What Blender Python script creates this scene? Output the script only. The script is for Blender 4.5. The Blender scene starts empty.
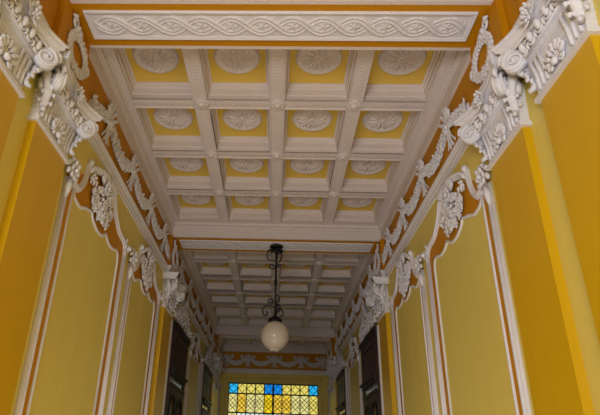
import bpy, math, random
import numpy as np
from mathutils import Matrix, Vector
PI = math.pi
scene = bpy.context.scene

# ------------------------------------------------------------------ camera, world, light, exposure
cam = bpy.data.cameras.new('camera')
cam_ob = bpy.data.objects.new('camera', cam)
scene.collection.objects.link(cam_ob)
F_PX, CX, CY = 534.422, 257.536, 209.357
cam.sensor_width = 36.0
cam.lens = F_PX * 36.0 / 600.0
cam.shift_x = (300 - CX) / 600.0
cam.shift_y = (CY - 207.5) / 600.0
cam.clip_start = 0.05
pi_, ya_, ro_ = [math.radians(a) for a in (25.477, -2.469, 2.124)]
fw = Vector((math.sin(ya_) * math.cos(pi_), math.cos(ya_) * math.cos(pi_), math.sin(pi_)))
r0 = Vector((math.cos(ya_), -math.sin(ya_), 0))
u0 = r0.cross(fw)
rr = r0 * math.cos(ro_) + u0 * math.sin(ro_)
uu = -r0 * math.sin(ro_) + u0 * math.cos(ro_)
M3 = Matrix((rr, uu, -fw)).transposed()
cam_ob.matrix_world = Matrix.Translation((0.028, 0, 1.6)) @ M3.to_4x4()
scene.camera = cam_ob

world = bpy.data.worlds.new('world')
scene.world = world
world.use_nodes = True
wn = world.node_tree
wn.nodes['Background'].inputs[0].default_value = (0.75, 0.86, 1.0, 1)
wn.nodes['Background'].inputs[1].default_value = 0.25


def area(name, loc, target, sx, sy, power, col):
    l = bpy.data.lights.new(name, 'AREA')
    l.shape = 'RECTANGLE'; l.size = sx; l.size_y = sy; l.energy = power; l.color = col
    o = bpy.data.objects.new(name, l)
    scene.collection.objects.link(o)
    o.location = loc
    o.rotation_euler = (Vector(target) - Vector(loc)).to_track_quat('-Z', 'Z').to_euler()
    return o


# daylight falling in through the open entrance behind the camera
area('entrance_daylight', (-1.15, -1.6, 2.0), (1.9, 1.1, 2.9), 0.9, 2.8, 225, (0.96, 0.97, 1.0))
# added fill lamp near the floor facing up, stands in for daylight bounce
area('floor_bounce_fill', (-0.2, 4.1, 0.06), (0.0, 4.2, 4.5), 2.0, 3.2, 31, (1.0, 0.94, 0.90))

vs = scene.view_settings
vs.view_transform = 'Standard'
vs.look = 'None'
vs.gamma = 1
vs.use_curve_mapping = False
vs.exposure = 0.0

# ------------------------------------------------------------------ materials


def mat(name, col, rough=0.6, var=0.08, vscale=3.0, stretch=(1, 1, 1), bump=0.0, bscale=60, spec=0.4, metal=0.0, col2=None):
    m = bpy.data.materials.new(name)
    m.use_nodes = True
    nt = m.node_tree
    b = nt.nodes['Principled BSDF']
    b.inputs['Roughness'].default_value = rough
    b.inputs['Specular IOR Level'].default_value = spec
    b.inputs['Metallic'].default_value = metal
    tc = nt.nodes.new('ShaderNodeTexCoord')
    mp = nt.nodes.new('ShaderNodeMapping')
    mp.inputs['Scale'].default_value = stretch
    nt.links.new(tc.outputs['Object'], mp.inputs[0])
    nz = nt.nodes.new('ShaderNodeTexNoise')
    nz.inputs['Scale'].default_value = vscale
    nz.inputs['Detail'].default_value = 5
    nt.links.new(mp.outputs[0], nz.inputs['Vector'])
    rp = nt.nodes.new('ShaderNodeValToRGB')
    rp.color_ramp.elements[0].position = 0.3
    rp.color_ramp.elements[1].position = 0.7
    c2 = col2 or [c * (1 - var * 2) for c in col]
    rp.color_ramp.elements[0].color = (*c2, 1)
    rp.color_ramp.elements[1].color = (*col, 1)
    nt.links.new(nz.outputs['Fac'], rp.inputs[0])
    nt.links.new(rp.outputs[0], b.inputs['Base Color'])
    if bump:
        n2 = nt.nodes.new('ShaderNodeTexNoise')
        n2.inputs['Scale'].default_value = bscale
        n2.inputs['Detail'].default_value = 3
        nt.links.new(tc.outputs['Object'], n2.inputs['Vector'])
        bp = nt.nodes.new('ShaderNodeBump')
        bp.inputs['Strength'].default_value = bump
        bp.inputs['Distance'].default_value = 0.01
        nt.links.new(n2.outputs['Fac'], bp.inputs['Height'])
        nt.links.new(bp.outputs[0], b.inputs['Normal'])
    return m


WHITE = mat('white_plaster', (0.75, 0.72, 0.76), 0.55, 0.03, 6, bump=0.15, bscale=40)
ORN = mat('white_stucco_relief', (0.76, 0.74, 0.79), 0.5, 0.04, 20, bump=0.3, bscale=90)
CEILW = mat('white_ceiling_plaster', (0.72, 0.63, 0.60), 0.6, 0.03, 5, bump=0.2, bscale=50)
YEL = mat('yellow_wall_paint', (0.75, 0.60, 0.135), 0.5, 0.035, 1.6, (3, 3, 0.35), bump=0.06, bscale=30)
CYEL = mat('yellow_coffer_paint', (0.74, 0.50, 0.075), 0.6, 0.03, 4, bump=0.05)
GOLD = mat('gold_pilaster_paint', (0.66, 0.385, 0.001), 0.38, 0.03, 1.5, (3, 3, 0.3), bump=0.04, bscale=25, spec=0.5)
ORG = mat('orange_frieze_paint', (0.55, 0.235, 0.0), 0.6, 0.04, 5, bump=0.05, spec=0.2)
IRON = mat('black_wrought_iron', (0.012, 0.012, 0.014), 0.4, 0.1, 8, metal=0.3)
WOOD = mat('dark_mahogany', (0.06, 0.017, 0.011), 0.45, 0.3, 6, (6, 6, 0.6), bump=0.1, bscale=20)
WOODB = mat('black_varnished_wood', (0.022, 0.014, 0.014), 0.6, 0.1, 6)
STONE = mat('floor_stone', (0.48, 0.42, 0.35), 0.45, 0.15, 2.2, bump=0.05)
LEAD = mat('black_lead_came', (0.01, 0.01, 0.01), 0.5, 0.1, 9)


def glass_lit(name, col, strength, var=0.25):
    m = bpy.data.materials.new(name)
    m.use_nodes = True
    nt = m.node_tree
    b = nt.nodes['Principled BSDF']
    b.inputs['Roughness'].default_value = 0.25
    tc = nt.nodes.new('ShaderNodeTexCoord')
    nz = nt.nodes.new('ShaderNodeTexNoise')
    nz.inputs['Scale'].default_value = 9
    nt.links.new(tc.outputs['Object'], nz.inputs['Vector'])
    rp = nt.nodes.new('ShaderNodeValToRGB')
    rp.color_ramp.elements[0].position = 0.35
    rp.color_ramp.elements[1].position = 0.65
    rp.color_ramp.elements[0].color = (*[c * (1 - var) for c in col], 1)
    rp.color_ramp.elements[1].color = (*col, 1)
    nt.links.new(nz.outputs['Fac'], rp.inputs[0])
    nt.links.new(rp.outputs[0], b.inputs['Base Color'])
    nt.links.new(rp.outputs[0], b.inputs['Emission Color'])
    b.inputs['Emission Strength'].default_value = strength
    return m


G = {
    'C': glass_lit('cyan_stained_glass', (0.02, 0.50, 0.95), 0.95),
    'B': glass_lit('blue_stained_glass', (0.0, 0.26, 0.85), 0.95),
    'Y': glass_lit('yellow_stained_glass', (0.95, 0.80, 0.16), 0.85),
    'P': glass_lit('pale_yellow_stained_glass', (0.88, 0.82, 0.30), 0.9),
    'O': glass_lit('amber_stained_glass', (0.95, 0.62, 0.05), 0.9),
    'D': glass_lit('deep_gold_stained_glass', (0.95, 0.66, 0.0), 0.95),
    'W': glass_lit('white_stained_glass', (0.85, 0.98, 0.92), 0.95),
    'G': glass_lit('greenish_stained_glass', (0.50, 0.72, 0.40), 0.9),
}


def glass_mat(name, col, rough=0.08):
    m = bpy.data.materials.new(name)
    m.use_nodes = True
    b = m.node_tree.nodes['Principled BSDF']
    b.inputs['Base Color'].default_value = (*col, 1)
    b.inputs['Roughness'].default_value = rough
    b.inputs['Specular IOR Level'].default_value = 0.9
    nz = m.node_tree.nodes.new('ShaderNodeTexNoise')
    nz.inputs['Scale'].default_value = 4
    bp = m.node_tree.nodes.new('ShaderNodeBump')
    bp.inputs['Strength'].default_value = 0.15
    m.node_tree.links.new(nz.outputs['Fac'], bp.inputs['Height'])
    m.node_tree.links.new(bp.outputs[0], b.inputs['Normal'])
    return m


DGLASS = glass_mat('dark_door_glass', (0.03, 0.035, 0.03))
AGLASS = glass_mat('door_glass_painted_reflection', (0.30, 0.20, 0.015), 0.2)  # yellow reflection of the stained window put into the pane colour
PGLASS = glass_mat('door_glass_painted_highlight', (0.20, 0.24, 0.33), 0.2)  # bluish highlights of the door bars and panes painted as base colour
OPAL = bpy.data.materials.new('opal_lamp_glass')
OPAL.use_nodes = True
_b = OPAL.node_tree.nodes['Principled BSDF']
_b.inputs['Base Color'].default_value = (0.86, 0.72, 0.55, 1)
_b.inputs['Roughness'].default_value = 0.12
_b.inputs['Subsurface Weight'].default_value = 0.3
_b.inputs['Subsurface Radius'].default_value = (0.1, 0.08, 0.06)
_n = OPAL.node_tree.nodes.new('ShaderNodeTexNoise')
_n.inputs['Scale'].default_value = 3
_r = OPAL.node_tree.nodes.new('ShaderNodeValToRGB')
_r.color_ramp.elements[0].color = (0.60, 0.53, 0.44, 1)
_r.color_ramp.elements[1].color = (0.68, 0.61, 0.52, 1)
OPAL.node_tree.links.new(_n.outputs['Fac'], _r.inputs[0])
OPAL.node_tree.links.new(_r.outputs[0], _b.inputs['Base Color'])

# ------------------------------------------------------------------ mesh helpers


def sph_template(nu=8, nv=5):
    v = [(0, 0, 1)]
    for i in range(1, nv):
        t = PI * i / nv
        for j in range(nu):
            a = 2 * PI * j / nu
            v.append((math.sin(t) * math.cos(a), math.sin(t) * math.sin(a), math.cos(t)))
    v.append((0, 0, -1))
    f = []
    for j in range(nu):
        f.append((0, 1 + j, 1 + (j + 1) % nu))
    for i in range(nv - 2):
        for j in range(nu):
            a = 1 + i * nu + j; b = 1 + i * nu + (j + 1) % nu
            f.append((a, a + nu, b + nu, b))
    n = len(v) - 1
    for j in range(nu):
        f.append((n, 1 + (nv - 2) * nu + (j + 1) % nu, 1 + (nv - 2) * nu + j))
    return np.array(v, float), f


SPH = sph_template()
SPHL = sph_template(6, 4)
SPHH = sph_template(40, 24)


def basis(d, up=(0, 0, 1)):
    d = Vector(d).normalized()
    up = Vector(up)
    x = up.cross(d)
    if x.length < 1e-4:
        x = Vector((1, 0, 0)).cross(d)
        if x.length < 1e-4:
            x = Vector((0, 1, 0)).cross(d)
    x.normalize()
    y = d.cross(x)
    return x, y, d


class MB:
    def __init__(s):
        s.v = []; s.f = []; s.sm = []; s.n = 0

    def add(s, verts, faces, smooth=True):
        verts = np.asarray(verts, float)
        s.v.append(verts)
        n = s.n
        s.f += [tuple(i + n for i in f) for f in faces]
        s.sm += [smooth] * len(faces)
        s.n += len(verts)
        return s

    def merge(s, o, M=None):
        for a in o.v:
            pass
        V = np.vstack(o.v)
        if M is not None:
            A = np.array(M)
            V = V @ A[:3, :3].T + A[:3, 3]
        n = s.n
        s.v.append(V)
        s.f += [tuple(i + n for i in f) for f in o.f]
        s.sm += o.sm
        s.n += len(V)
        return s

    def box(s, x0, x1, y0, y1, z0, z1):
        v = [(x0, y0, z0), (x1, y0, z0), (x1, y1, z0), (x0, y1, z0), (x0, y0, z1), (x1, y0, z1), (x1, y1, z1), (x0, y1, z1)]
        f = [(0, 3, 2, 1), (4, 5, 6, 7), (0, 1, 5, 4), (1, 2, 6, 5), (2, 3, 7, 6), (3, 0, 4, 7)]
        return s.add(v, f, False)

    def ball(s, c, r, d=(0, 0, 1), up=(0, 1, 0), T=SPH):
        """ellipsoid with radii r=(rx,ry,rd) with its third axis along d"""
        if not hasattr(r, '__len__'):
            r = (r, r, r)
        x, y, d = basis(d, up)
        A = np.array([np.array(x) * r[0], np.array(y) * r[1], np.array(d) * r[2]])
        return s.add(T[0] @ A + np.array(c), T[1])

    def tube(s, path, rad, n=8, flat=None, nrm=(0, 1, 0), cap=True):
        """tube along path; flat = thickness ratio along nrm"""
        P = [Vector(p) for p in path]
        m = len(P)
        if not hasattr(rad, '__len__'):
            rad = [rad] * m
        vs_ = []
        nrm = Vector(nrm)
        for i, p in enumerate(P):
            t = (P[min(i + 1, m - 1)] - P[max(i - 1, 0)])
            if t.length < 1e-9:
                t = Vector((0, 0, 1))
            t.normalize()
            a = nrm.cross(t)
            if a.length < 1e-4:
                a = Vector((1, 0, 0)).cross(t)
                if a.length < 1e-4:
                    a = Vector((0, 0, 1)).cross(t)
            a.normalize()
            b = t.cross(a)
            k = 1 if flat is None else flat
            for j in range(n):
                g = 2 * PI * j / n
                q = p + a * (math.cos(g) * rad[i]) + b * (math.sin(g) * rad[i] * k)
                vs_.append(q[:])
        f = []
        for i in range(m - 1):
            for j in range(n):
                f.append((i * n + j, i * n + (j + 1) % n, (i + 1) * n + (j + 1) % n, (i + 1) * n + j))
        if cap:
            f.append(tuple(range(n))[::-1])
            f.append(tuple((m - 1) * n + j for j in range(n)))
        return s.add(vs_, f)

    def lathe(s, prof, n=32, c=(0, 0, 0)):
        v = []
        for r, z in prof:
            for j in range(n):
                a = 2 * PI * j / n
                v.append((c[0] + r * math.cos(a), c[1] + r * math.sin(a), c[2] + z))
        f = []
        for i in range(len(prof) - 1):
            for j in range(n):
                f.append((i * n + j, i * n + (j + 1) % n, (i + 1) * n + (j + 1) % n, (i + 1) * n + j))
        f.append(tuple(range(n))[::-1])
        f.append(tuple((len(prof) - 1) * n + j for j in range(n)))
        return s.add(v, f)

    def grid(s, X, Y, Z, smooth=True):
        """2-D arrays"""
        nu, nv = X.shape
        v = np.stack([X.ravel(), Y.ravel(), Z.ravel()], 1)
        f = [(i * nv + j, (i + 1) * nv + j, (i + 1) * nv + j + 1, i * nv + j + 1) for i in range(nu - 1) for j in range(nv - 1)]
        return s.add(v, f, smooth)

    def sweep(s, prof, path, closed=False, out=None, smooth=False):
        """prof: (e, h) list; path: points (x, y) with e measured along the inward mitre, h = z. path in plan."""
        n = len(path); m = len(prof)
        v = []
        for i in range(n):
            p = np.array(path[i], float)
            if closed or 0 < i < n - 1:
                a = np.array(path[(i + 1) % n], float) - p; b = p - np.array(path[i - 1], float)
            elif i == 0:
                a = b = np.array(path[1], float) - p
            else:
                a = b = p - np.array(path[i - 1], float)
            a = a / np.linalg.norm(a); b = b / np.linalg.norm(b)
            na = np.array([-a[1], a[0]]); nb = np.array([-b[1], b[0]])
            mm = na + nb
            mm = mm / (mm @ na)
            for e, h in prof:
                q = p + mm * e
                v.append((q[0], q[1], h))
        f = []
        k = n if closed else n - 1
        for i in range(k):
            for j in range(m - 1):
                a0 = i * m + j; b0 = ((i + 1) % n) * m + j
                f.append((a0, b0, b0 + 1, a0 + 1))
        if not closed:
            f.append(tuple(range(m)))
            f.append(tuple((n - 1) * m + j for j in range(m))[::-1])
        return s.add(v, f, smooth)

    def build(s, name, material, parent=None, loc=None):
        me = bpy.data.meshes.new(name)
        V = np.vstack(s.v)
        me.from_pydata(V.tolist(), [], s.f)
        me.polygons.foreach_set('use_smooth', s.sm)
        me.materials.append(material)
        me.update()
        o = bpy.data.objects.new(name, me)
        scene.collection.objects.link(o)
        if parent is not None:
            o.parent = parent
        if loc is not None:
            o.location = loc
        return o


def fixn(o):
    import bmesh
    bm = bmesh.new(); bm.from_mesh(o.data)
    bmesh.ops.recalc_face_normals(bm, faces=bm.faces)
    bm.to_mesh(o.data); bm.free()
    return o


def tag(o, label=None, cat=None, group=None, kind=None):
    if label: o['label'] = label
    if cat: o['category'] = cat
    if group: o['group'] = group
    if kind: o['kind'] = kind
    return o


def empty(name, loc=(0, 0, 0), rz=0.0):
    o = bpy.data.objects.new(name, None)
    scene.collection.objects.link(o)
    o.empty_display_size = 0.1
    o.location = loc
    o.rotation_euler = (0, 0, rz)
    return o


def struct(name, mb, m, parent=None):
    o = mb.build(name, m, parent)
    if parent is None:
        o['kind'] = 'structure'
    return o


def copy_tree(o, parent=None):
    c = o.copy()
    scene.collection.objects.link(c)
    c.parent = parent
    for ch in list(o.children):
        copy_tree(ch, c)
    return c


# ------------------------------------------------------------------ key measures
W = 1.42            # wall plane
PV = 0.047          # pilaster projection
ZA, ZF, ZC, ZR, ZP = 3.77, 3.88, 4.32, 4.52, 4.676
YE = 14.645
RZ = {1: PI / 2, -1: -PI / 2}      # local x runs along the wall, local y stands out into the hall


def wl(side, y, z):
    return (side * W, y, z)


# ------------------------------------------------------------------ shell
struct('floor', MB().box(-1.8, 1.8, -3.2, 15.2, -0.15, 0), STONE)
for s, n in ((-1, 'wall_left'), (1, 'wall_right')):
    struct(n, MB().box(min(s * W, s * (W + 0.3)), max(s * W, s * (W + 0.3)), -2.4, 15.2, 0, 4.95), YEL)
b = MB()
b.box(-W, -1.29, YE, YE + 0.35, 0, ZC + 0.1).box(1.26, W, YE, YE + 0.35, 0, ZC + 0.1).box(-1.29, 1.26, YE, YE + 0.35, 3.66, 4.9).box(-1.29, 1.26, YE, YE + 0.35, 0, 1.0)
struct('wall_back', b, YEL)
struct('ceiling', MB().box(-W - 0.3, W + 0.3, -2.4, 15.2, 4.83, 4.95), CEILW)

# beams between the ceiling bays
BEAMS = [(2.58, 2.97), (6.63, 7.10), (12.58, 12.98)]

# ------------------------------------------------------------------ relief pieces
rnd = random.Random(5)


def flower(mb, c, r, n=(0, 1, 0), k=5, rd=rnd):
    x, y, d = basis(n, (0.13, 0.1, 1))
    a0 = rd.uniform(0, 2)
    for i in range(k):
        a = a0 + 2 * PI * i / k
        rad = x * math.cos(a) + y * math.sin(a)
        p = Vector(c) + rad * (r * 0.62)
        mb.ball(p, (r * 0.40, r * 0.2, r * 0.5), rad + d * 0.35, d, SPHL)
    mb.ball(Vector(c) + d * r * 0.18, r * 0.28, d, T=SPHL)


def leaf(mb, p, d, L, w, n=(0, 1, 0), curl=0.3, t=0.35):
    """tapering leaf that starts at p, runs along d and curls out along n"""
    d = Vector(d).normalized(); n = Vector(n)
    P = []; R = []
    for i in range(7):
        q = i / 6
        P.append(Vector(p) + d * (L * q) + n * (L * curl * q * q))
        R.append(max(0.0015, w * math.sin(PI * (0.12 + 0.86 * q)) ** 0.8))
    mb.tube(P, R, 6, t, n)


def spiral(mb, c, r, turns, rad, sgn=1, a0=0.0, n=6, rise=0.0, axis='y'):
    P = []; R = []
    N = int(18 * turns)
    for i in range(N + 1):
        q = i / N
        a = a0 + sgn * 2 * PI * turns * q
        k = r * (1 - 0.88 * q)
        P.append((c[0] + k * math.cos(a), c[1] + rise * q, c[2] + k * math.sin(a)))
        R.append(rad * (1 - 0.45 * q))
    mb.tube(P, R, n, 1, (0, 1, 0))
    mb.ball((c[0], c[1] + rise, c[2]), rad * 1.2)


# ------------------------------------------------------------------ rosettes of the coffers
def rosette_mesh(R, k):
    nr, na = 22, 96
    r = np.linspace(0, 1, nr)[:, None] * np.ones((1, na + 1))
    a = np.linspace(0, 2 * PI, na + 1)[None, :] * np.ones((nr, 1))
    h = 0.012 + 0 * r
    pet = np.abs(np.cos(k / 2 * (a + 0.5 * r)))
    h = h + 0.026 * pet * np.sin(PI * np.clip((r - 0.16) / 0.56, 0, 1)) ** 0.7
    h = h - 0.010 * (np.abs(np.cos(k / 2 * (a + 0.5 * r))) < 0.25) * ((r > .2) & (r < .7))
    h = h + 0.024 * (np.cos(PI * np.clip(r / 0.17, 0, 1)) * .5 + .5)
    h = h + 0.014 * np.abs(np.sin(k * a)) * ((r > 0.72) & (r < 0.82))
    h = h + 0.020 * np.exp(-((r - 0.90) / 0.055) ** 2)
    h = np.where(r > 0.985, 0.0, h)
    mb = MB()
    mb.grid(R * r * np.cos(a), R * r * np.sin(a), -h)
    return mb


ros_a = rosette_mesh(0.197, 10)
ros_src = {}


def place_rosette(x, y, bay, row, col, scale=1.0):
    key = 'a' if bay == 1 else 'b'
    if key not in ros_src:
        o = rosette_mesh(0.197, 12 if key == 'a' else 8).build('ceiling_rosette', CEILW)
        ros_src[key] = o
    else:
        o = ros_src[key].copy()
        scene.collection.objects.link(o)
    o.location = (x, y, ZP)
    cols = ['leftmost coffer', 'second coffer from left', 'third coffer from left', 'rightmost coffer']
    r1 = ['nearest row', 'second row', 'third row', 'fourth row before the beam']
    r2 = ['first row', 'second row', 'third row', 'fourth row', 'fifth row', 'last row']
    if bay == 1:
        lab = 'round white rosette, near ceiling bay, %s, %s' % (r1[row], cols[col])
    else:
        lab = 'round white rosette, bay behind lantern, %s, %s' % (r2[row], cols[col])
    tag(o, lab, 'rosette', 'rosettes of the near bay' if bay == 1 else 'rosettes of the bay behind the lantern')


# ------------------------------------------------------------------ coffered bays
def rib_mesh(L, wd, across=False):
    """rib along x, underside at z=0 with raised lips and a braided leaf band, body up to .16"""
    nu = max(30, int(L / 0.009)); nv = 17
    U, V = np.meshgrid(np.linspace(-L / 2, L / 2, nu), np.linspace(-wd / 2, wd / 2, nv), indexing='ij')
    e = np.abs(V) / (wd / 2)
    h = 0.012 * (e > 0.80) + 0.010 * np.clip(1 - e / .74, 0, 1) ** .4 * np.abs(np.sin(PI * (U + 0.7 * np.abs(V)) / 0.040)) * (e < .74)
    mb = MB()
    mb.grid(U, V, -h)
    mb.box(-L / 2, L / 2, -wd / 2, wd / 2, 0.0, 0.157)
    return mb


def boss_mesh():
    mb = MB()
    mb.lathe([(0.066, 0.0), (0.066, -0.014), (0.058, -0.022), (0.050, -0.014), (0.044, -0.014), (0.034, -0.014), (0.030, -0.026), (0.016, -0.034), (0.002, -0.036)], 24)
    for i in range(8):
        a = 2 * PI * i / 8
        mb.ball((0.046 * math.cos(a), 0.046 * math.sin(a), -0.016), 0.009, T=SPHL)
    return mb


CORN = [(0, 4.335), (0, ZC), (.03, ZC), (.03, 4.425), (.038, 4.43), (.038, 4.44), (.034, 4.445), (.034, 4.452), (.046, 4.462), (.046, 4.468), (.043, 4.474), (.040, 4.495), (.052, 4.500), (.060, 4.512), (.060, ZR)]


def bay(name, y0, y1, ys, ye, rows, label, rosettes=0, detail=True):
    """y0,y1 = cornice feet at the beams; ys,ye = first and last cell boundary"""
    root = empty(name, (0, (y0 + y1) / 2, ZC))
    oy = (y0 + y1) / 2
    tag(root, label, 'ceiling', 'coffered ceiling bays')
    dx = 0.685; hw = 0.0675
    dy = (ye - ys) / rows
    off = lambda mb: mb
    # cornice
    c = MB()
    prof = CORN + [(.122, ZR), (.122, ZR + .05)]
    prof = [(e, z - ZC) for e, z in prof]
    c.sweep(prof, [(-W, y0 - oy), (W, y0 - oy), (W, y1 - oy), (-W, y1 - oy)], True)
    fixn(c.build('cornice', CEILW, root))
    # bead band
    bd = MB()
    zb = 4.484 - ZC; e = 0.043; st = 0.034
    Tb = SPHL
    def run(p, q):
        L = math.hypot(q[0] - p[0], q[1] - p[1]); n = int(L / st)
        for i in range(n + 1):
            t = i / n
            bd.ball((p[0] + (q[0] - p[0]) * t, p[1] + (q[1] - p[1]) * t, zb), (0.012, 0.012, 0.015), T=Tb)
    A = [(-W + e, y0 - oy + e), (W - e, y0 - oy + e), (W - e, y1 - oy - e), (-W + e, y1 - oy - e)]
    for i in range(4):
        run(A[i], A[(i + 1) % 4])
    bd.build('bead_moulding', CEILW, root)
    # lengthwise ribs
    xs = [-dx, 0, dx]
    Ly = y1 - y0 - 0.2
    src = None
    for x in xs:
        if src is None:
            src = o = rib_mesh(Ly, 2 * hw).build('rib', CEILW, root)
        else:
            o = src.copy(); scene.collection.objects.link(o); o.parent = root
        o.location = (x, 0, ZR - ZC); o.rotation_euler = (0, 0, PI / 2)
    src = None
    for k in range(1, rows):
        for cx in (-1.5, -.5, .5, 1.5):
            if src is None:
                src = o = rib_mesh(dx - 2 * hw + .002, 2 * hw).build('cross_rib', CEILW, root)
            else:
                o = src.copy(); scene.collection.objects.link(o); o.parent = root
            o.location = (cx * dx, ys + k * dy - oy, ZR - ZC)
    src = None
    for k in range(1, rows):
        for x in xs:
            if src is None:
                src = o = boss_mesh().build('boss', CEILW, root)
            else:
                o = src.copy(); scene.collection.objects.link(o); o.parent = root
            o.location = (x, ys + k * dy - oy, ZR - ZC - .004)
    # coffers: stepped frame and yellow field
    fr = MB()
    a = dx / 2 - hw; bb = dy / 2 - hw
    pr = [(0, -.002), (0, .035), (.010, .040), (.010, .10), (.016, .105), (.022, .135), (.034, .140), (.034, .157)]
    fr.sweep(pr, [(-a, -bb), (a, -bb), (a, bb), (-a, bb)], True)
    fs = fixn(fr.build('coffer_frame', CEILW, root))
    pn = MB(); pn.box(-a, a, -bb, bb, .156, .19)
    ps = pn.build('coffer_panel', CYEL, root)
    first = True
    for k in range(rows):
        for j, cx in enumerate((-1.5, -.5, .5, 1.5)):
            if first:
                f1, p1 = fs, ps; first = False
            else:
                f1 = fs.copy(); p1 = ps.copy()
                for o in (f1, p1):
                    scene.collection.objects.link(o); o.parent = root
            L = (cx * dx, ys + (k + .5) * dy - oy, ZR - ZC)
            f1.location = L; p1.location = L
            if rosettes:
                place_rosette(L[0], ys + (k + .5) * dy, rosettes, k, j)
    return root


bay('coffered_ceiling', 2.97, 6.63, 3.05, 6.53, 4, 'near coffered ceiling bay with four rows of yellow panels before the lantern', 1)
bay('coffered_ceiling', 7.10, 12.58, 7.17, 12.44, 6, 'coffered ceiling bay behind the lantern, seen above its globe', 2)
bay('coffered_ceiling', 12.98, YE, 13.08, 14.52, 2, 'farthest short coffered ceiling bay in front of the stained glass wall')
bay('coffered_ceiling', -0.9, 2.58, -0.82, 2.48, 4, 'ceiling bay overhead with its cornice cut by the top picture edge')


# ------------------------------------------------------------------ beams with guilloche soffits
def guilloche(L, wd):
    nu, nv = int(L / 0.0052), 52
    U, V = np.meshgrid(np.linspace(-L / 2, L / 2, nu), np.linspace(-wd / 2, wd / 2, nv), indexing='ij')
    ex = np.minimum(L / 2 - np.abs(U), wd / 2 - np.abs(V))
    h = 0.014 * (ex < 0.014) + 0.009 * ((ex >= 0.014) & (ex < 0.028)) + 0.004
    inner = ex > 0.036
    P = (L - 0.13) / 12.0
    A = 0.064
    ph = PI * U / P
    out = np.zeros_like(U)
    for sg in (1, -1):
        cv = sg * A * np.sin(ph)
        slope = np.sqrt(1 + (A * PI / P * np.cos(ph)) ** 2)
        d = np.abs(V - cv) / slope
        w = 0.021
        over = 0.012 + 0.005 * sg * np.cos(ph)
        s = np.where(d < w, over - 0.007 * (d < w * .45), 0)
        out = np.maximum(out, s)
    # rosettes inside the eyes
    k = np.round(U / P - 0.5) + 0.5
    du = U - k * P
    rr_ = np.sqrt(du ** 2 + V ** 2); an = np.arctan2(V, du)
    fl = np.where(rr_ < 0.046, 0.016 * np.abs(np.cos(2.5 * an)) ** .6 * np.clip(1.1 - rr_ / 0.046, 0, 1) ** .5, 0)
    out = np.maximum(out, fl)
    endm = np.abs(U) < L / 2 - 0.055
    out = out * endm
    h = np.where(inner, 0.004 + out, h)
    # border shape: outermost row flush
    h[0, :] = 0; h[-1, :] = 0; h[:, 0] = 0; h[:, -1] = 0
    mb = MB()
    mb.grid(U, V, -h)
    return mb


gsrc = None
bl = ['orange ceiling beam across the top of the picture with white twisted band', 'orange ceiling beam from which the lantern hangs', 'farthest ceiling beam, just above the globe of the lantern']
for i, (a, c_) in enumerate(BEAMS):
    yc = (a + c_) / 2; wd = c_ - a
    root = empty('ceiling_beam', (0, yc, ZC))
    tag(root, bl[i], 'beam', 'ceiling beams')
    MB().box(-W, W, -wd / 2, wd / 2, 0, 0.5).build('beam_body', ORG, root)
    if gsrc is None:
        g = guilloche(2.63, 0.262).build('guilloche_panel', WHITE, root); gsrc = g
    else:
        g = gsrc.copy(); scene.collection.objects.link(g); g.parent = root
        g.scale = (1, (wd - .17) / 0.262, .7)
    g.location = (0, -.008, 0)


# ------------------------------------------------------------------ frieze, architrave
ARCH = [(0, ZA), (.014, ZA), (.014, ZA + .034), (.020, ZA + .038), (.020, ZA + .068), (.026, ZA + .073), (.032, ZA + .087), (.038, ZA + .096), (.038, ZF), (0, ZF)]


def arch_mesh(L):
    mb = MB()
    # local: x along wall, y out
    v = []
    for x in (-L / 2, L / 2):
        for e, z in ARCH:
            v.append((x, e, z - ZA))
    m = len(ARCH)
    f = [(j, j + m, (j + 1) % m + m, (j + 1) % m) for j in range(m)]
    f += [tuple(range(m)), tuple(range(m, 2 * m))[::-1]]
    mb.add(v, f, False)
    return mb


tn = 0
spans = [(-0.9, 1.80), (2.30, 2.505), (3.005, 6.525), (7.025, 12.50), (13.0, YE)]
for s in (-1, 1):
    tn += 1
    mb = MB()
    for a, c_ in [(-2.4, YE)]:
        mb.box(-(c_ - a) / 2, (c_ - a) / 2, -0.005, 0.004, ZF - 4, ZC - 4 + .06)
    o = struct('trim_%d' % tn, mb, ORG); o.location = (s * W, (YE - 2.4) / 2, 4); o.rotation_euler = (0, 0, RZ[s])
    tag(o, 'flat orange frieze band along the %s wall under the ceiling cornice' % ('left' if s < 0 else 'right'))
    for a, c_ in spans:
        tn += 1
        o = struct('trim_%d' % tn, arch_mesh(c_ - a), WHITE)
        fixn(o)
        o.location = (s * W, (a + c_) / 2, ZA); o.rotation_euler = (0, 0, RZ[s])
# end wall frieze and architrave
tn += 1
o = struct('trim_%d' % tn, MB().box(-W, W, -.006, .006, ZF, ZC + .06), ORG); o.location = (0, YE, 0)
tn += 1
o = fixn(struct('trim_%d' % tn, arch_mesh(2 * W), WHITE)); o.location = (0, YE, ZA); o.rotation_euler = (0, 0, PI)


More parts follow.
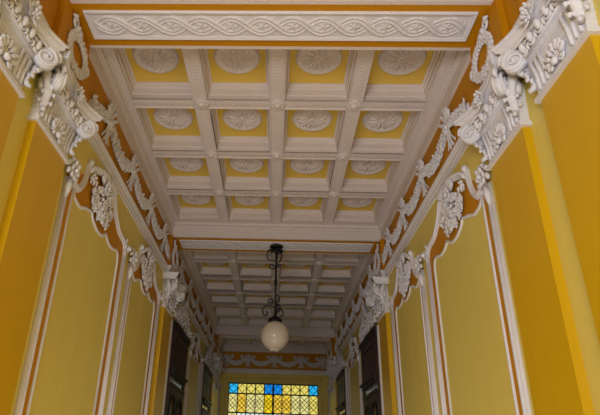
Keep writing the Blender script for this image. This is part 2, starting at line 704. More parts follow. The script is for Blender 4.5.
# ------------------------------------------------------------------ pilasters with composite capitals
def make_capital(parent, far=True):
    """local frame of the pilaster root: x along wall, y out, z from the shaft top"""
    cap = empty('capital', (0, 0, 3.34)); cap.parent = parent
    rd = random.Random(11)
    hw = 0.24
    bell = MB()
    # necking and bell with a flaring front
    bell.box(-hw - .018, hw + .018, 0, PV + .022, 0, .022)
    bell.box(-hw - .008, hw + .008, 0, PV + .012, .022, .036)
    N = 10
    for i in range(N):
        q0 = i / N; q1 = (i + 1) / N
        z0 = .036 + .26 * q0
        e = PV + 0.004 + 0.035 * q0 ** 2
        bell.box(-hw + .002 - .02 * q0, hw - .002 + .02 * q0, 0, e, z0, .036 + .26 * q1 + .001)
    bell.build('bell', ORN, cap)
    fl = MB()
    # flutes at both sides and the palmette in the middle
    for k in (-1, 1):
        for i in range(3):
            x = k * (0.12 + i * 0.042)
            fl.tube([(x, PV + .006, .05), (x, PV + .010, .13), (x, PV + .028, .215)], [.010, .011, .012], 6)
    for i, a in enumerate(np.linspace(-1.25, 1.25, 7)):
        L = 0.115 + 0.02 * math.cos(a)
        d = (math.sin(a), 0, math.cos(a))
        c = (math.sin(a) * L * .62, PV + .020, .060 + math.cos(a) * L * .62)
        fl.tube([(0, PV + .01, .055), (c[0] * .6, PV + .015, .055 + (c[2] - .055) * .6), c], [.006, .008, .012], 6)
        fl.ball((c[0], c[1] + .006, c[2]), (.015, .012, .028), d, (0, 1, 0))
        fl.ball((c[0] * 1.25, c[1] + .010, c[2] + .012), (.011, .011, .011), d, (0, 1, 0))
    fl.ball((0, PV + .03, .06), (.026, .02, .02))
    for k in (-1, 1):
        spiral(fl, (k * .052, PV + .022, .052), .022, 1.3, .008, k, 0)
    fl.build('palmette', ORN, cap)
    # egg and dart echinus
    eg = MB()
    ex = PV + .055
    eg.tube([(-hw, ex - .01, .252), (hw, ex - .01, .252)], .010, 6)
    eg.tube([(-hw, ex - .01, .335), (hw, ex - .01, .335)], .014, 6)
    eg.box(-hw + .005, hw - .005, 0, ex - .01, .245, .345)
    for i in range(5):
        x = (i - 2) * .088
        eg.ball((x, ex + .010, .296), (.021, .022, .034), (0, .3, 1), T=SPH)
        P = []
        for j in range(13):
            a = PI * (1.05 + .9 * j / 12) + PI * 0 
            P.append((x + .040 * math.cos(a), ex + .004, .305 + .052 * math.sin(a)))
        eg.tube(P, .0085, 6)
        if i < 4:
            eg.ball((x + .044, ex + .008, .270), (.007, .010, .024), (0, .2, 1), T=SPHL)
    eg.build('egg_and_dart', ORN, cap)
    # abacus with hollowed sides
    ab = MB()
    prof = [(-.030, .352), (-.022, .362), (-.022, .374), (-.010, .382), (.0, .394), (.0, .412), (.010, .418), (.010, .43)]
    n = 17
    for_layers = []
    for e, z in prof:
        row = []
        for j in range(n):
            t = -1 + 2 * j / (n - 1)
            x = t * (0.325 + e)
            y = 0.118 + e + 0.075 * abs(t) ** 2.2
            row.append((x, y, z))
        row = [(-(0.325 + e), 0.0, z)] + row + [((0.325 + e), 0.0, z)]
        for_layers.append(row)
    m = n + 2
    v = [q for r_ in for_layers for q in r_]
    f = []
    for i in range(len(prof) - 1):
        for j in range(m - 1):
            f.append((i * m + j, i * m + j + 1, (i + 1) * m + j + 1, (i + 1) * m + j))
    f.append(tuple(range(m))); f.append(tuple(range((len(prof) - 1) * m, len(prof) * m))[::-1])
    ab.add(v, f, False)
    fixn(ab.build('abacus', ORN, cap))
    fw_ = MB()
    # fleuron at the middle of the abacus
    flower(fw_, (0, .150, .385), .042, (0, 1, -.5), 6, rd)
    flower(fw_, (0, .165, .345), .030, (0, 1, -.8), 5, rd)
    for k in (-1, 1):
        leaf(fw_, (k * .01, .14, .36), (k, .1, .15), .08, .016, (0, 1, 0), .2)
        leaf(fw_, (k * .01, .14, .35), (k * .6, .1, -.9), .07, .014, (0, 1, 0), .25)
    fw_.build('fleuron', ORN, cap)
    # volutes set on the diagonal and corner leaves
    for k in (-1, 1):
        vo = MB()
        out = Vector((k, 1, 0)).normalized()
        cen = Vector((k * .255, .125, .270))
        ax = Vector((-k, 1, 0)).normalized()
        R0 = .064
        for face in (-1, 1):
            dr = ax * face
            pts = []; rads = []
            Nn = 40
            for i in range(Nn + 1):
                q = i / Nn
                a = PI * .5 - 2 * PI * 1.8 * q
                r_ = R0 * (1 - .86 * q)
                pts.append(cen + out * (r_ * math.cos(a)) + Vector((0, 0, r_ * math.sin(a))) + dr * (.022 + .010 * q))
                rads.append(.0125 * (1 - .35 * q))
            vo.tube(pts, rads, 7, 1, dr)
            vo.ball(cen + dr * .030, .013, T=SPH)
        T_ = [cen + ax * y_ for y_ in (-.022, -.020, .020, .022)]
        vo.tube(T_, [R0 * .8, R0, R0, R0 * .8], 24, 1, (0, 0, 1))
        # channel running from the spiral to the middle under the abacus
        P = []
        for i in range(9):
            q = i / 8
            P.append((cen.x * (1 - q * .85), .135 - .035 * q, cen.z + .068 + .006 * q))
        vo.tube(P, [.013 - .006 * i / 8 for i in range(9)], 6)
        leaf(vo, (k * .20, .115, .325), (-k, 0, -.35), .10, .015, (0, 1, 0), .1)
        vo.tube([(k * .285, .15, .350), (k * .31, .175, .335), (k * .315, .18, .305), (k * .30, .165, .29)], [.014, .020, .016, .008], 7)
        fixn(vo.build('volute', ORN, cap))
        # acanthus leaf curling down under the volute
        lf = MB()
        base = Vector((k * .232, .060, .085))
        def lp(q): return base + out * (.002 + .050 * q ** 1.6) + Vector((0, 0, .125 * q))
        P = [lp(i / 10) for i in range(11)]
        lf.tube(P, [.026 * math.sin(PI * (.15 + .62 * i / 10)) for i in range(11)], 10, .5, out)
        sd_ = ax
        for i in range(2):
            p = lp(.30 + i * .40)
            for sd in (-1, 1):
                e1 = p + sd_ * sd * .022 + Vector((0, 0, .012))
                e2 = p + sd_ * sd * .036 + Vector((0, 0, .006)) + out * .012
                e3 = p + sd_ * sd * .036 + Vector((0, 0, -.010)) + out * .016
                lf.tube([p, e1, e2, e3], [.010, .015, .013, .006], 7)
        lf.tube([base + Vector((0, 0, .02)), base + out * .012 + Vector((0, 0, -.005)), base + out * .03 + Vector((0, 0, -.012)), base + out * .036 + Vector((0, 0, .004))], [.016, .018, .014, .007], 7)
        lf.build('acanthus_leaf', ORN, cap)
        # broad leaf on the return side, hanging from the abacus
        rt = MB()
        rt.tube([(k * .262, .045, .350), (k * .292, .065, .325), (k * .300, .080, .280), (k * .286, .085, .235), (k * .268, .078, .200), (k * .258, .070, .185)], [.022, .034, .036, .032, .022, .010], 9, .75, (0, 1, 0))
        rt.tube([(k * .262, .045, .30), (k * .280, .050, .25), (k * .284, .050, .215), (k * .272, .045, .190)], [.018, .024, .020, .010], 8)
        rt.tube([(k * .262, .090, .25), (k * .272, .105, .215), (k * .262, .105, .190)], [.014, .018, .008], 8)
        rt.build('return_foliage', ORN, cap)
    return cap


def make_pilaster(name, L, full=True):
    root = empty(name)
    MB().box(-.235, .235, 0, PV, 0, 3.342).build('shaft', GOLD, root)
    make_capital(root)
    # entablature block
    bk = MB(); v = []
    e0 = PV
    pf = [(0, ZA)] + [(e0 + e, z) for e, z in ARCH[1:-1]] + [(0, ZF)]
    m = len(pf)
    # wrap the moulding round front and returns
    path = [(-.24, 0), (-.24, e0), (.24, e0), (.24, 0)]
    v = []
    for i, (px, py) in enumerate(path):
        for e, z in ARCH[1:-1]:
            ox = -e if i < 2 else e
            oy_ = 0 if i in (0, 3) else e
            v.append((px + ox, py + oy_, z))
    m = len(ARCH) - 2
    f = [(i * m + j, (i + 1) * m + j, (i + 1) * m + j + 1, i * m + j + 1) for i in range(3) for j in range(m - 1)]
    f += [(0, m, 2 * m, 3 * m), tuple(i * m + m - 1 for i in (3, 2, 1, 0))]
    bk.add(v, f, False)
    fixn(bk.build('architrave_block', WHITE, root))
    MB().box(-.24, .24, 0.0045, PV, ZF - .002, ZC - .001).build('frieze_block', ORG, root)
    return root


def wreath_parts(root, F):
    """oval laurel wreath with its ribbon leaning to the near side (F = -1 on the right wall's local x)"""
    w = MB(); rd = random.Random(3)
    A_, B_, zc = .145, .118, .150
    n = 22
    P = [(A_ * math.cos(t), .008, zc + B_ * math.sin(t)) for t in np.linspace(0, 2 * PI, 33)]
    w.tube(P, .026, 6, .6, cap=False)
    for i in range(n):
        a = PI / 2 + 2 * PI * (i + .5) / n
        nr = Vector((math.cos(a), 0, math.sin(a)))
        for kk in (-1, 0, 1):
            c = Vector((A_ * math.cos(a + .1 * kk), .016, zc + B_ * math.sin(a + .1 * kk))) + nr * (.022 * kk)
            w.ball(c + Vector((0, .004 * (kk == 0), 0)), (.018, .014, .024), Vector((-math.sin(a), 0, math.cos(a))) + nr * .5 * kk, (0, 1, 0), SPHL)
    w.build('laurel_wreath', ORN, root)
    r = MB()
    t = np.linspace(0, 2 * PI, 14)
    for cx, cz, rx, rz in ((.075, .285, .034, .030), (.125, .325, .030, .034), (.03, .300, .026, .026)):
        r.tube([(F * (cx + rx * math.cos(u)), .016, cz + rz * math.sin(u)) for u in t], .0125, 6, .8, cap=False)
    r.ball((F * .09, .022, .300), .022)
    r.ball((F * .05, .018, .285), .022)
    r.tube([(F * .12, .014, .33), (F * .15, .020, .36), (F * .175, .014, .345)], [.012, .018, .008], 6)
    r.build('ribbon', ORN, root)
    f_ = MB()
    flower(f_, (0, .022, .036), .040, (0, 1, 0), 6, rd)
    f_.tube([(0, .014, .03), (.006, .014, .0), (-.01, .010, -.03)], [.016, .014, .006], 6, .6)
    f_.tube([(0, .014, .04), (-F * .05, .018, .015), (-F * .09, .012, .03)], [.014, .016, .006], 6, .6)
    f_.build('flower_knot', ORN, root)
    g_ = MB()
    g_.tube([(-F * .15, .014, .19), (-F * .185, .022, .175), (-F * .195, .02, .14), (-F * .18, .014, .11), (-F * .155, .012, .12)], [.012, .018, .018, .014, .008], 6, .7)
    g_.build('ribbon_curl', ORN, root)


pil0 = make_pilaster('pilaster', 0.5)
PILS = [(2.05, 'gold pilaster nearest the camera, its capital cut by the top corner'),
        (2.755, 'gold pilaster just before the first wall panel'),
        (6.775, 'gold pilaster under the lantern beam, before the dark door'),
        (12.75, 'small far pilaster beside the stained glass wall')]
first = True
for s in (-1, 1):
    for y, lab in PILS:
        if first:
            p = pil0; first = False
        else:
            p = copy_tree(pil0)
        p.location = (s * W, y, 0); p.rotation_euler = (0, 0, RZ[s])
        tag(p, lab + (', left wall' if s < 0 else ', right wall'), 'pilaster', 'gold pilasters')
for s in (-1, 1):
    wsrc = None
    for y, lab in ((2.80, 'oval laurel wreath on the orange frieze under the near beam'), (6.80, 'oval laurel wreath on the frieze under the lantern beam')):
        if wsrc is None:
            wsrc = o = empty('frieze_wreath'); wreath_parts(o, -s)
        else:
            o = copy_tree(wsrc)
        o.location = (s * (W - PV), y, ZF + .045); o.rotation_euler = (0, 0, RZ[s])
        tag(o, lab + (', left side' if s < 0 else ', right side'), 'wreath', 'frieze wreaths')


# ------------------------------------------------------------------ frieze garlands
def garland_parts(root, P, seed=1, sides=(-1, 1), curls=False):
    """one period: a bow with fan and tails at x=0, a flower rope to each neighbour"""
    rd = random.Random(seed)
    sw = MB()
    H = P / 2
    for k in sides:
        n = 9
        for i in range(n + 1):
            q = i / n
            x = k * ((H - .02) * q)
            z = 0.255 - 0.120 * math.sin(q * PI / 2) ** 1.3
            r = .030 + .024 * math.sin(q * PI * .5)
            sw.ball((x, .004, z), (r * .8, r * .8, .012), (0, 1, 0), T=SPHL)
            for j in (-1, 1):
                c = (x + rd.uniform(-.012, .012), .020 + rd.uniform(0, .012), z + j * r * .52)
                if (i + j) % 3:
                    flower(sw, c, r * .80, (rd.uniform(-.3, .3), 1, rd.uniform(-.4, .2)), 5, rd)
                else:
                    for a in (-.7, .1, .9):
                        sw.ball((c[0] + .02 * math.cos(a * 2), c[1], c[2] + .02 * math.sin(a * 2)), .015, T=SPHL)
                    sw.ball((c[0] - k * .012, c[1] + .004, c[2]), (.015, .012, .032), (k * .5, .2, j), (0, 1, 0), SPHL)
    sw.build('flower_swag', ORN, root)
    bw = MB()
    bw.ball((0, .034, .225), (.026, .026, .022), (0, 1, 0))
    for k in (-1, 1):
        Pt = []
        for j in range(13):
            t = j / 12 * 2 * PI
            Pt.append((k * (.050 - .045 * math.cos(t)), .030, .215 + .030 * math.sin(t) + .010 * (1 - math.cos(t))))
        bw.tube(Pt, .0125, 6, .8)
        for sx, ln, rr2 in ((.030, .165, .016), (.085, .150, .012)):
            Pt = [(k * sx * q + k * .010 * math.sin(q * 7), .022 - .008 * q + .006 * math.sin(q * 5), .215 - ln * q) for q in np.linspace(0, 1, 8)]
            bw.tube(Pt, [rr2 * (.6 + .4 * i / 7) for i in range(8)], 6, .5)
    bw.build('ribbon_bow', ORN, root)
    if curls:
        for k in sides:
            cu = MB()
            spiral(cu, (k * .155, .016, .315), .048, 1.4, .014, k, -PI / 2 if k > 0 else -PI / 2)
            cu.tube([(k * .02, .016, .25), (k * .08, .018, .245), (k * .155, .016, .268)], [.012, .016, .014], 7)
            cu.build('scroll', ORN, root)
    fn = MB()
    for i in range(5):
        a = (i - 2) * .50
        L = .125 + .015 * math.cos(a)
        fn.tube([(math.sin(a) * L * q, .024 + .014 * q * q, .232 + math.cos(a) * L * q) for q in np.linspace(.1, 1, 6)], [.007, .009, .013, .017, .019, .012], 7, .7)
        fn.ball((math.sin(a) * L, .040, .232 + math.cos(a) * L), .015, T=SPHL)
    fn.build('palmette', ORN, root)


gar = {}
words1 = ['nearest the near pilaster', 'second from the near pilaster', 'third from the near pilaster', 'next to the lantern beam']
words2 = ['first behind the lantern beam', 'second behind the lantern beam', 'third behind the lantern beam', 'fourth behind the lantern beam', 'fifth behind the lantern beam', 'farthest']


def garlands(y0, y1, n, words, tail, grp):
    P = (y1 - y0) / n
    for s in (-1, 1):
        for i in range(n):
            key = round(P, 3)
            if key not in gar:
                o = empty('frieze_garland'); garland_parts(o, P, len(gar) + 1); gar[key] = o
            else:
                o = copy_tree(gar[key])
            o.location = (s * (W - .003), y0 + P * (i + .5), ZF + .008); o.scale = (1, 1, 1.08); o.rotation_euler = (0, 0, RZ[s])
            tag(o, 'white bow with flower swags, %s frieze, %s%s' % ('left' if s < 0 else 'right', words[i], tail), 'garland', grp)


garlands(3.27, 6.56, 4, words1, '', 'garlands of the near bay frieze')
garlands(7.05, 12.49, 6, words2, '', 'garlands of the frieze behind the lantern')
garlands(13.02, 14.62, 2, ['farthest bay, nearer one', 'farthest bay, in the corner'], '', 'garlands of the farthest bay')
P = 2.84 / 4
for i, wd_ in enumerate(('left', 'middle', 'right')):
    if 'end' not in gar:
        o = empty('frieze_garland'); garland_parts(o, P, 7, curls=True); gar['end'] = o
    else:
        o = copy_tree(gar['end'])
    o.location = (-P + P * i, YE - .006, ZF); o.rotation_euler = (0, 0, PI)
    tag(o, 'white bow with scrolls and swags above the stained glass window, %s one' % wd_, 'garland', 'garlands over the stained glass')
for sd, wd_ in ((-1, 'left'), (1, 'right')):
    o = empty('frieze_garland'); garland_parts(o, P - .24, 8, sides=(sd,), curls=True)
    o.location = (sd * (W - .13), YE - .006, ZF); o.rotation_euler = (0, 0, PI)
    tag(o, 'white corner bow with half swag in the far %s corner above the window' % wd_, 'garland', 'corner garlands over the stained glass')


# ------------------------------------------------------------------ wall panels with rocaille frames
def bez(pts, n=8):
    """Catmull-Rom through pts"""
    out = []
    P = [np.array(p, float) for p in pts]
    P = [2 * P[0] - P[1]] + P + [2 * P[-1] - P[-2]]
    for i in range(1, len(P) - 2):
        for j in range(n):
            t = j / n
            a, b_, c, d = P[i - 1], P[i], P[i + 1], P[i + 2]
            out.append(0.5 * ((2 * b_) + (c - a) * t + (2 * a - 5 * b_ + 4 * c - d) * t * t + (3 * b_ - a - 3 * c + d) * t ** 3))
    out.append(P[-2])
    return out


def fl_tube(mb, pts, r, flip, y=.0, flat=1.0, n=7, taper=None):
    Q = [(flip * p[0], y if len(p) < 3 else p[2], p[1]) for p in pts]
    R = r if taper is None else [r * (taper[0] + (taper[1] - taper[0]) * i / (len(Q) - 1)) for i in range(len(Q))]
    mb.tube(Q, R, n, flat, (0, 1, 0))


def make_panel(name, wd, flip, seed=2, zb=0.9, top=3.36, rich=True):
    """local x along wall from 0 (near edge) to wd, flip=-1 mirrors it for the left wall; z absolute"""
    rd = random.Random(seed)
    root = empty(name)
    F = flip
    def X(x): return F * x
    T = top
    # orange border field with the scalloped inner outline, then the raised thin white fillet
    inner = bez([(.20, zb + .2), (.20, T - .30)], 2)
    s = wd / 1.6
    top_pts = ([(.19, T - .20), (.192, T - .035)],
               bez([(.192, T - .035), (.222, T - .085), (.26, T - .105), (.36 * s, T - .115), (.44 * s, T - .085)], 5),
               bez([(.44 * s, T - .085), (.49 * s, T - .065), (.54 * s, T - .055), (.60 * s, T - .035)], 3),
               bez([(.60 * s, T - .035), (.65 * s, T - .085), (.78 * s, T - .12), (.90 * s, T - .11), (.99 * s, T - .06)], 5),
               bez([(.99 * s, T - .06), (1.08 * s, T - .10), (1.20 * s, T - .105), (wd - .27, T - .07)], 5),
               bez([(wd - .27, T - .07), (wd - .225, T - .10), (wd - .205, T - .15)], 4))
    outl = [(.19, zb + .2)]
    for seg in top_pts:
        outl += [tuple(p) for p in seg]
    outl += [(wd - .205, zb + .2)]
    th = MB()
    fl_tube(th, outl + [outl[0]], .014, F, .004, .8, 6)
    th.build('inner_fillet', WHITE, root)
    # orange band: strip quads between the inner outline and the outer frame
    ob = MB()
    fr_out = [(.06, zb + .06)]
    N = len(outl)
    v = []; f = []
    def outer(p, i):
        x, z = p
        if i == 0: return (.05, zb + .05)
        if i == N - 1: return (wd - .05, zb + .05)
        xx = .05 + (x - .19) * (wd - .10) / (wd - .395)
        zz = T + .06 + (.26 * math.exp(-((x - .48 * wd) / (.20 * wd)) ** 2))
        if i == 1: xx = .05; zz = T - .1
        if i == 2: xx = .05; zz = T + .05
        if i == N - 2: xx = wd - .05; zz = T - .1
        if i == N - 3: xx = wd - .05; zz = T - .02
        return (xx, zz)
    for i, p in enumerate(outl):
        q = outer(p, i)
        v += [(F * p[0], .004, p[1]), (F * q[0], .004, q[1])]
    for i in range(N - 1):
        f.append((2 * i, 2 * i + 1, 2 * i + 3, 2 * i + 2))
    v += [(F * .05, .004, zb + .05), (F * (wd - .05), .004, zb + .05), (F * .19, .004, zb + .2), (F * (wd - .205), .004, zb + .2)]
    k = 2 * N
    f.append((k, k + 1, k + 3, k + 2))
    # give the band a body
    nv = len(v)
    v2 = [(a, -.004, c) for a, _, c in v]
    f2 = [tuple(i + nv for i in reversed(q)) for q in f]
    ob.add(v + v2, f + f2, False)
    o = fixn(ob.build('orange_border', ORG, root))
    # outer moulding
    om = MB()
    def bar(pts, w=1.0, taper=None):
        fl_tube(om, pts, .035 * w, F, .003, .65, 8, taper)
        fl_tube(om, pts, .014 * w, F, .022, .8, 6, taper)
    bar([(.058, zb), (.058, T - .04)])
    bar([(wd - .055, zb), (wd - .055, T + .0)])
    bar([(.02, zb + .05), (wd - .02, zb + .05)])
    # near U-shaped scroll rising to the little column
    bar(bez([(.10, T + .03), (.16, T - .015), (.24, T - .025), (.31, T + .02), (.355, T + .12), (.37, T + .19), (.38, T + .25)], 5), 1.0, (1.0, .8))
    # far S scroll falling to the far corner
    cx0 = .44 * wd
    bar(bez([(cx0 + .20, T + .34), (cx0 + .34, T + .31), (cx0 + .41, T + .22), (1.17 * s + .03, T + .15), (1.28 * s + .02, T + .10), (wd - .14, T + .08), (wd - .07, T + .03), (wd - .055, T - .08)], 5), .85)
    om.build('frame_moulding', WHITE, root)
    # carving
    cv = MB()
    cv.ball((F * .38, .02, T + .265), (.026, .026, .03))
    # near corner knot: flower, curled leaves
    KX, KZ = .048, T + .01
    flower(cv, (F * KX, .055, KZ), .066, (0, 1, -.2), 6, rd)
    for a in (-.5, .3, 1.1, 1.9, 2.7, 3.5):
        ca, sa = math.cos(a), math.sin(a)
        cv.tube([(F * (KX + .05 * ca), .022, KZ + .05 * sa), (F * (KX + .080 * ca), .045, KZ + .080 * sa), (F * (KX + .095 * ca - .02 * sa), .036, KZ + .095 * sa + .02 * ca)], [.014, .022, .012], 7, .8)
    cv.tube([(F * .055, .020, T - .20), (F * .035, .034, T - .13), (F * .06, .030, T - .06)], [.008, .026, .022], 7)
    # far corner leaves
    for i in range(5):
        leaf(cv, (F * (wd - .06), .012, T - .04 + i * .028), (F * (.9 if i % 2 else -.7), .25, .5), .065, .020, (0, 1, 0), .2, .7)
    cv.ball((F * (wd - .05), .05, T + .03), .026)
    cv.build('corner_carving', ORN, root)
    # rocaille crest with hanging blossoms
    cr = MB()
    cx = .44 * wd
    # leaf arcs from the column up to the shell
    A = bez([(.39, T + .21), (.46, T + .25), (cx - .12, T + .30), (cx - .02, T + .32)], 6)
    fl_tube(cr, A, .022, F, .02, 1, 7)
    for i, p in enumerate(A[::2]):
        cr.tube([(F * p[0], .02, p[1] - .02), (F * (p[0] + .015), .04, p[1] + .022), (F * (p[0] + .045), .035, p[1] + .035)], [.012, .018, .010], 7)
    for i in range(7):
        a = (i - 3) * .40
        cr.tube([(F * (cx + math.sin(a) * .12 * q), .030 + .02 * q, T + .23 + math.cos(a) * .12 * q) for q in np.linspace(.1, 1, 5)], [.010, .016, .020, .022, .014], 7, .8)
    flower(cr, (F * cx, .060, T + .22), .060, (0, 1, -.2), 7, rd)
    B = bez([(cx + .08, T + .34), (cx + .16, T + .335), (cx + .24, T + .32)], 5)
    fl_tube(cr, B, .024, F, .02, 1, 7)
    for p in B[::2]:
        cr.tube([(F * p[0], .02, p[1] - .02), (F * (p[0] + .03), .04, p[1] + .012), (F * (p[0] + .055), .030, p[1] - .015)], [.014, .020, .010], 7)
    cr.build('shell_crest', ORN, root)
    bl_ = MB()
    npt = 95 if rich else 55
    for i in range(npt):
        u = rd.uniform(-1, 1)
        hz = rd.random()
        half = .29 * s * (1 - hz) ** .6 + .05
        x = cx + .02 + u * half
        z = T + .22 - hz * .25 - .04 * abs(u)
        y = .012 + .030 * (1 - abs(u)) * rd.random() + .008
        if i % 4 == 0:
            bl_.tube([(F * x, y, z), (F * (x + rd.uniform(-.03, .03)), y + .02, z - .02), (F * (x + rd.uniform(-.05, .05)), y + .012, z - .05)], [.010, .017, .008], 6, .7)
        elif i % 4 == 1:
            bl_.ball((F * x, y + .012, z), rd.uniform(.014, .022), T=SPHL)
        else:
            flower(bl_, (F * x, y + .008, z), rd.uniform(.028, .042), (rd.uniform(-.3, .3), 1, rd.uniform(-.5, .1)), 5, rd)
    bl_.build('blossom_cluster', ORN, root)
    return root


def corner_label(s): return 'left' if s < 0 else 'right'


for s in (-1, 1):
    # local x runs +Y on the right wall and -Y on the left one, so the left pieces are built mirrored
    a = make_panel('wall_panel', 1.62, s, 2)
    a.location = wl(s, 3.10, 0); a.rotation_euler = (0, 0, RZ[s])
    tag(a, 'large white framed wall panel with orange border nearest the camera, %s wall' % corner_label(s), 'wall panel', 'framed wall panels')
    a = make_panel('wall_panel', 1.52, s, 9)
    a.location = wl(s, 4.84, 0); a.rotation_euler = (0, 0, RZ[s])
    tag(a, 'second framed wall panel, between the large one and the pilaster, %s wall' % corner_label(s), 'wall panel', 'framed wall panels')
    a = make_panel('wall_panel', 1.62, s, 14, rich=False)
    a.location = wl(s, 9.0, 0); a.rotation_euler = (0, 0, RZ[s])
    tag(a, 'framed wall panel between the two dark doors, %s wall' % corner_label(s), 'wall panel', 'framed wall panels')
    a = make_panel('wall_panel', 1.45, s, 21, rich=False)
    a.location = wl(s, 13.1, 0); a.rotation_euler = (0, 0, RZ[s])
    tag(a, 'farthest narrow wall panel next to the stained glass window, %s wall' % corner_label(s), 'wall panel', 'framed wall panels')


# ------------------------------------------------------------------ doors
def make_door(name, wd, H=3.34):
    """local x centred, y out, z from the floor"""
    root = empty(name)
    fr = MB()
    h = wd / 2
    for k in (-1, 1):
        x0, x1 = sorted((k * h, k * (h - .10)))
        fr.box(x0, x1, 0, .032, 0, H - .06)
        x0, x1 = sorted((k * (h - .02), k * (h - .05)))
        fr.box(x0, x1, .03, .042, 0, H - .06)
    fr.box(-h, h, 0, .03, H - .16, H - .04)
    fr.build('door_frame', WOOD, root)
    lt = MB()
    lt.box(-h - .005, h + .005, 0, .045, H - .07, H - .04).box(-h - .012, h + .012, 0, .055, H - .04, H - .01).box(-h - .02, h + .02, 0, .065, H - .01, H + .02)
    lt.build('lintel_moulding', WOODB, root)
    tr = MB()
    n = 5
    for i in range(n):
        x = -h + .12 + (2 * h - .24) * (i + .5) / n
        tr.box(x - .07, x + .07, .005, .025, 2.76, H - .17)
        tr.box(x - .045, x + .045, .022, .032, 2.80, H - .21)
    tr.build('transom_panel', WOOD, root)
    mb = MB()
    mb.box(-h + .10, h - .10, .0, .07, 2.66, 2.76).box(-h + .10, h - .10, .0, .10, 2.70, 2.73).box(-h + .10, h - .10, 0, .06, 2.52, 2.56)
    mb.build('transom_bar', WOODB, root)
    # fanlight strip
    MB().box(-h + .10, h - .10, .004, .018, 2.56, 2.66).build('fanlight_glass', PGLASS, root)
    for k in (-1, 1):
        lf = MB()
        x0, x1 = sorted((k * .004, k * (h - .105)))
        st = .085
        lf.box(x0, x0 + st, .005, .045, .02, 2.52).box(x1 - st, x1, .005, .045, .02, 2.52).box(x0, x1, .005, .045, .02, .25).box(x0, x1, .005, .045, .95, 1.10)
        lf.box(x0 + st, x1 - st, .010, .030, .25, .95)
        # arched head
        n = 12
        xm = (x0 + x1) / 2; r = (x1 - x0) / 2 - st
        v = []; f = []
        for i in range(n + 1):
            a = PI * i / n
            px, pz = xm + r * math.cos(a), 2.26 + r * .8 * math.sin(a)
            for y in (.005, .045):
                v += [(px, y, pz), (px, y, 2.52)]
        for i in range(n):
            a0 = i * 4; b0 = (i + 1) * 4
            f += [(a0, a0 + 1, b0 + 1, b0), (a0 + 2, b0 + 2, b0 + 3, a0 + 3), (a0, b0, b0 + 2, a0 + 2)]
        lf.add(v, f, False)
        P = [(xm + r * math.cos(a), .048, 2.26 + r * .8 * math.sin(a)) for a in np.linspace(0, PI, 17)]
        lf.tube([(xm + r, .048, 1.1)] + P + [(xm - r, .048, 1.1)], .012, 6)
        leafo = fixn(lf.build('door_leaf', WOODB, root))
        MB().box(x0 + st - .005, x1 - st + .005, .015, .022, 1.09, 2.0).build('glass_pane', PGLASS, leafo)
        MB().box(x0 + st - .005, x1 - st + .005, .015, .022, 2.0, 2.5).build('glass_pane', AGLASS, leafo)
        hd = MB()
        hd.tube([(k * .05, .045, 1.2), (k * .05, .085, 1.2), (k * .12, .09, 1.19)], .009, 8)
        hd.build('door_handle', IRON, leafo)
    # white painted casing edge
    ce = MB()
    for k in (-1, 1):
        x0, x1 = sorted((k * h, k * (h + .075)))
        ce.box(x0, x1, 0, .018, 0, H + .02)
        ce.tube([(k * (h + .06), .018, 0), (k * (h + .06), .018, H)], .010, 6)
    ce.build('white_casing', WHITE, root)
    return root


d0 = make_door('hall_door', 1.33)
dn = [(8.02, 'dark wooden double door behind the gold pilaster with arched glass, %s wall'), (11.62, 'farthest dark wooden door next to the small pilaster, %s wall')]
first = True
for s in (-1, 1):
    for y, lab in dn:
        d = d0 if first else copy_tree(d0)
        first = False
        d.location = (s * W, y, 0); d.rotation_euler = (0, 0, RZ[s])
        tag(d, lab % corner_label(s), 'door', 'dark hall doors')


# overdoor carvings
def make_overdoor(seed):
    rd = random.Random(seed)
    root = empty('overdoor_carving')
    m = MB()
    for i in range(115):
        u = -1 + 2 * (i + rd.random()) / 115
        z = .02 + rd.random() * (.36 * (1 - .75 * abs(u)))
        if i % 3 == 0:
            leaf(m, (u * .62, .02, z), (rd.uniform(-1, 1), .3, rd.uniform(-.2, 1)), .085, .018, (0, 1, 0), .3, .7)
        else:
            flower(m, (u * .62, .03 + .03 * rd.random(), z), rd.uniform(.03, .045), (rd.uniform(-.4, .4), 1, rd.uniform(-.6, .1)), 5, rd)
    m.build('blossom_cluster', ORN, root)
    c = MB()
    for k in (-1, 1):
        c.tube([(k * p[0], .03, p[1]) for p in bez([(.66, .02), (.64, .12), (.50, .16), (.40, .26), (.22, .34), (.1, .42)], 5)], .026, 7)
        spiral(c, (k * .60, .03, .10), .05, 1.3, .014, k, 0)
        for i in range(4):
            a = i * .35 * k
            leaf(c, (0, .05, .36), (math.sin(a), .3, math.cos(a)), .11, .022, (0, 1, 0), .15, .7)
    c.build('scroll_frame', ORN, root)
    return root


o0 = make_overdoor(4)
first = True
for s in (-1, 1):
    for y, lab in ((8.02, 'white rocaille carving above the dark door behind the gold pilaster, %s wall'), (11.62, 'white rocaille carving above the farthest dark door, %s wall')):
        o = o0 if first else copy_tree(o0)
        first = False
        o.location = (s * W, y, 3.40); o.rotation_euler = (0, 0, RZ[s])
        tag(o, lab % corner_label(s), 'carving', 'carvings over the doors')

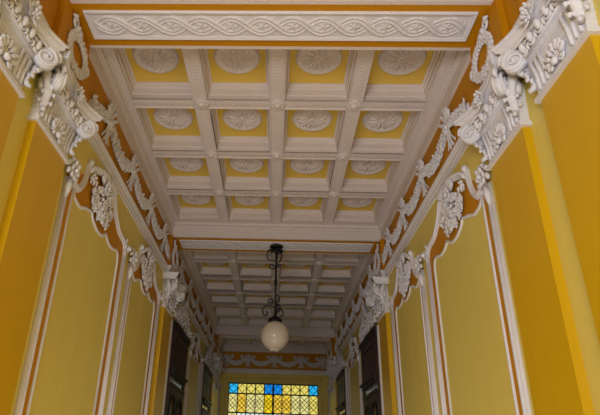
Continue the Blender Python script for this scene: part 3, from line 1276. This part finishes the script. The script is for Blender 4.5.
# ------------------------------------------------------------------ stained glass window
wroot = empty('window_1', (-0.017, YE + .12, 0))
wroot['kind'] = 'structure'
wroot['label'] = 'stained glass window of yellow, white and blue panes in black leads'
X0, X1 = -1.168, 1.168
cw = (X1 - X0) / 10
rowz = [(3.510, 3.270, 'CYYYBBYYYC'), (3.255, 2.80, 'POPPDOOPPY'), (2.78, 2.54, 'PWWWGWWWWP'), (2.52, 2.06, 'YPWYPWYYPO'), (2.04, 1.58, 'PWWYPWWPPY'), (1.56, 1.10, 'YPPYDOYPPO')]
fm = MB()
fm.box(X0 - .16, X0 - .008, -.02, .06, 1.0, 3.53).box(X1 + .008, X1 + .16, -.02, .06, 1.0, 3.53).box(X0 - .16, X1 + .16, -.02, .06, 3.53, 3.68).box(X0 - .1, X1 + .1, -.02, .06, 1.0, 1.09)
fm.build('window_frame', YEL, wroot)
ld = MB()
for i in range(11):
    x = X0 + i * cw
    w = .024 if i == 5 else .014
    ld.box(x - w, x + w, -.018, .018, 1.09, 3.53)
for z in [3.520] + [(rowz[i][1] + rowz[i + 1][0]) / 2 for i in range(5)] + [1.095]:
    ld.box(X0 - .01, X1 + .01, -.02, .02, z - .017, z + .017)
ld.build('glazing_bar', LEAD, wroot)
lc = MB()
for zt, zb_, cols in rowz:
    h = zt - zb_
    for i in range(10):
        xc = X0 + (i + .5) * cw; zc = (zt + zb_) / 2
        if h < .3:
            for k in range(4):
                a = PI / 4 + k * PI / 2
                P = []
                for j in range(7):
                    t = -1 + j / 3
                    px = math.cos(a + t * PI / 4) ; pz = math.sin(a + t * PI / 4)
                    r = .105 - .045 * (1 - abs(t))
                    P.append((xc + px * r, -.010, zc + pz * r))
                lc.tube(P, .008, 4)
        else:
            for k in (-1, 1):
                P = [(xc + k * .092 * math.cos(PI * 2 * (zz / h)) * (1 if abs(zz) < h / 2 else 1), -.010, zc + zz) for zz in np.linspace(-h / 2, h / 2, 15)]
                lc.tube(P, .008, 4)
                P = [(xc + k * .10 * zz, -.010, zc + zz * .11) for zz in np.linspace(-1, 1, 5)]
                lc.tube(P, .007, 4)
lc.build('lead_line', LEAD, wroot)
for zt, zb_, cols in rowz:
    for i in range(10):
        MB().box(X0 + i * cw + .002, X0 + (i + 1) * cw - .002, -.004, .004, zb_ - .01, zt + .01).build('glass_pane', G[cols[i]], wroot)

# ------------------------------------------------------------------ pendant lantern
LX, LY = 0.012, 6.84
lroot = empty('pendant_lamp', (LX, LY, ZC))
tag(lroot, 'black wrought iron pendant lamp with white glass globe hanging from the ceiling beam', 'lamp')
zt = ZC
mt = MB()
mt.lathe([(.09, -.016), (.09, -.028), (.07, -.04), (.03, -.055), (.018, -.09), (.012, -.12)], 20)
for i in range(8):
    a = 2 * PI * i / 8
    leaf(mt, (0, 0, -.04), (math.cos(a), math.sin(a), -.25), .115, .024, (0, 0, -1), .3, .6)
mt.build('ceiling_mount', IRON, lroot)
rd_ = MB()
rd_.tube([(0, 0, -.03), (0, 0, -1.03)], .013, 8)
for z in (-.12, -.30, -.50, -.53, -.56, -.98):
    rd_.ball((0, 0, z), (.024, .024, .02))
rd_.tube([(.0, 0, -.47), (.012, .005, -.50), (-.012, -.005, -.54), (0, 0, -.57)], .016, 6)
rd_.build('rod', IRON, lroot)


def scroll(pts, r=.0085):
    m = MB()
    m.tube([(p[0], 0, p[1]) for p in bez(pts, 6)], r, 6)
    return m


def sp(cx, cz, r, t, a0, sg):
    return [(cx + r * (1 - .8 * q) * math.cos(a0 + sg * 2 * PI * t * q), cz + r * (1 - .8 * q) * math.sin(a0 + sg * 2 * PI * t * q)) for q in np.linspace(0, 1, 12)]


sc_defs = [
    [(-.02, -.05), (-.085, -.06), (-.125, -.12), (-.11, -.20), (-.05, -.225), (0, -.24)],
    sp(-.052, -.30, .05, 1.2, 0.2, -1),
    [(.02, -.05), (.06, -.07), (.075, -.13), (.07, -.20), (.04, -.235), (0, -.25)],
    sp(.035, -.285, .035, 1.2, 2.6, 1),
    sp(.035, -.10, .032, 1.2, 2.6, -1),
    # lower scrolls above the globe
    [(-.01, -.86), (-.05, -.855), (-.11, -.845), (-.16, -.885), (-.155, -.955), (-.12, -.975), (-.10, -.945), (-.12, -.92)],
    sp(-.07, -.79, .045, 1.25, -1.2, 1),
    [(.01, -.70), (.045, -.72), (.04, -.78), (.01, -.80)],
    [(.01, -.82), (.06, -.85), (.055, -.91), (.01, -.93)],
    [(.02, -.88), (.085, -.90), (.10, -.96), (.06, -.99)],
]
for k, pts in enumerate(sc_defs):
    for az in ((0,) if k not in (0, 5) else (0, 1)):
        o = scroll(pts).build('scroll', IRON, lroot)
        o.rotation_euler = (0, 0, az * PI * .55)
cp = MB()
cp.lathe([(.012, -.98), (.03, -.995), (.055, -1.0), (.088, -1.03), (.092, -1.072), (.084, -1.078)], 24)
cp.build('globe_cap', IRON, lroot)
gl = MB()
gl.ball((0, 0, -1.235), (.182, .182, .187), T=SPHH)
gl.build('globe', OPAL, lroot)
bt = MB()
bt.lathe([(.060, -1.404), (.066, -1.412), (.060, -1.422), (.004, -1.426)], 24)
bt.build('globe_base', OPAL, lroot)
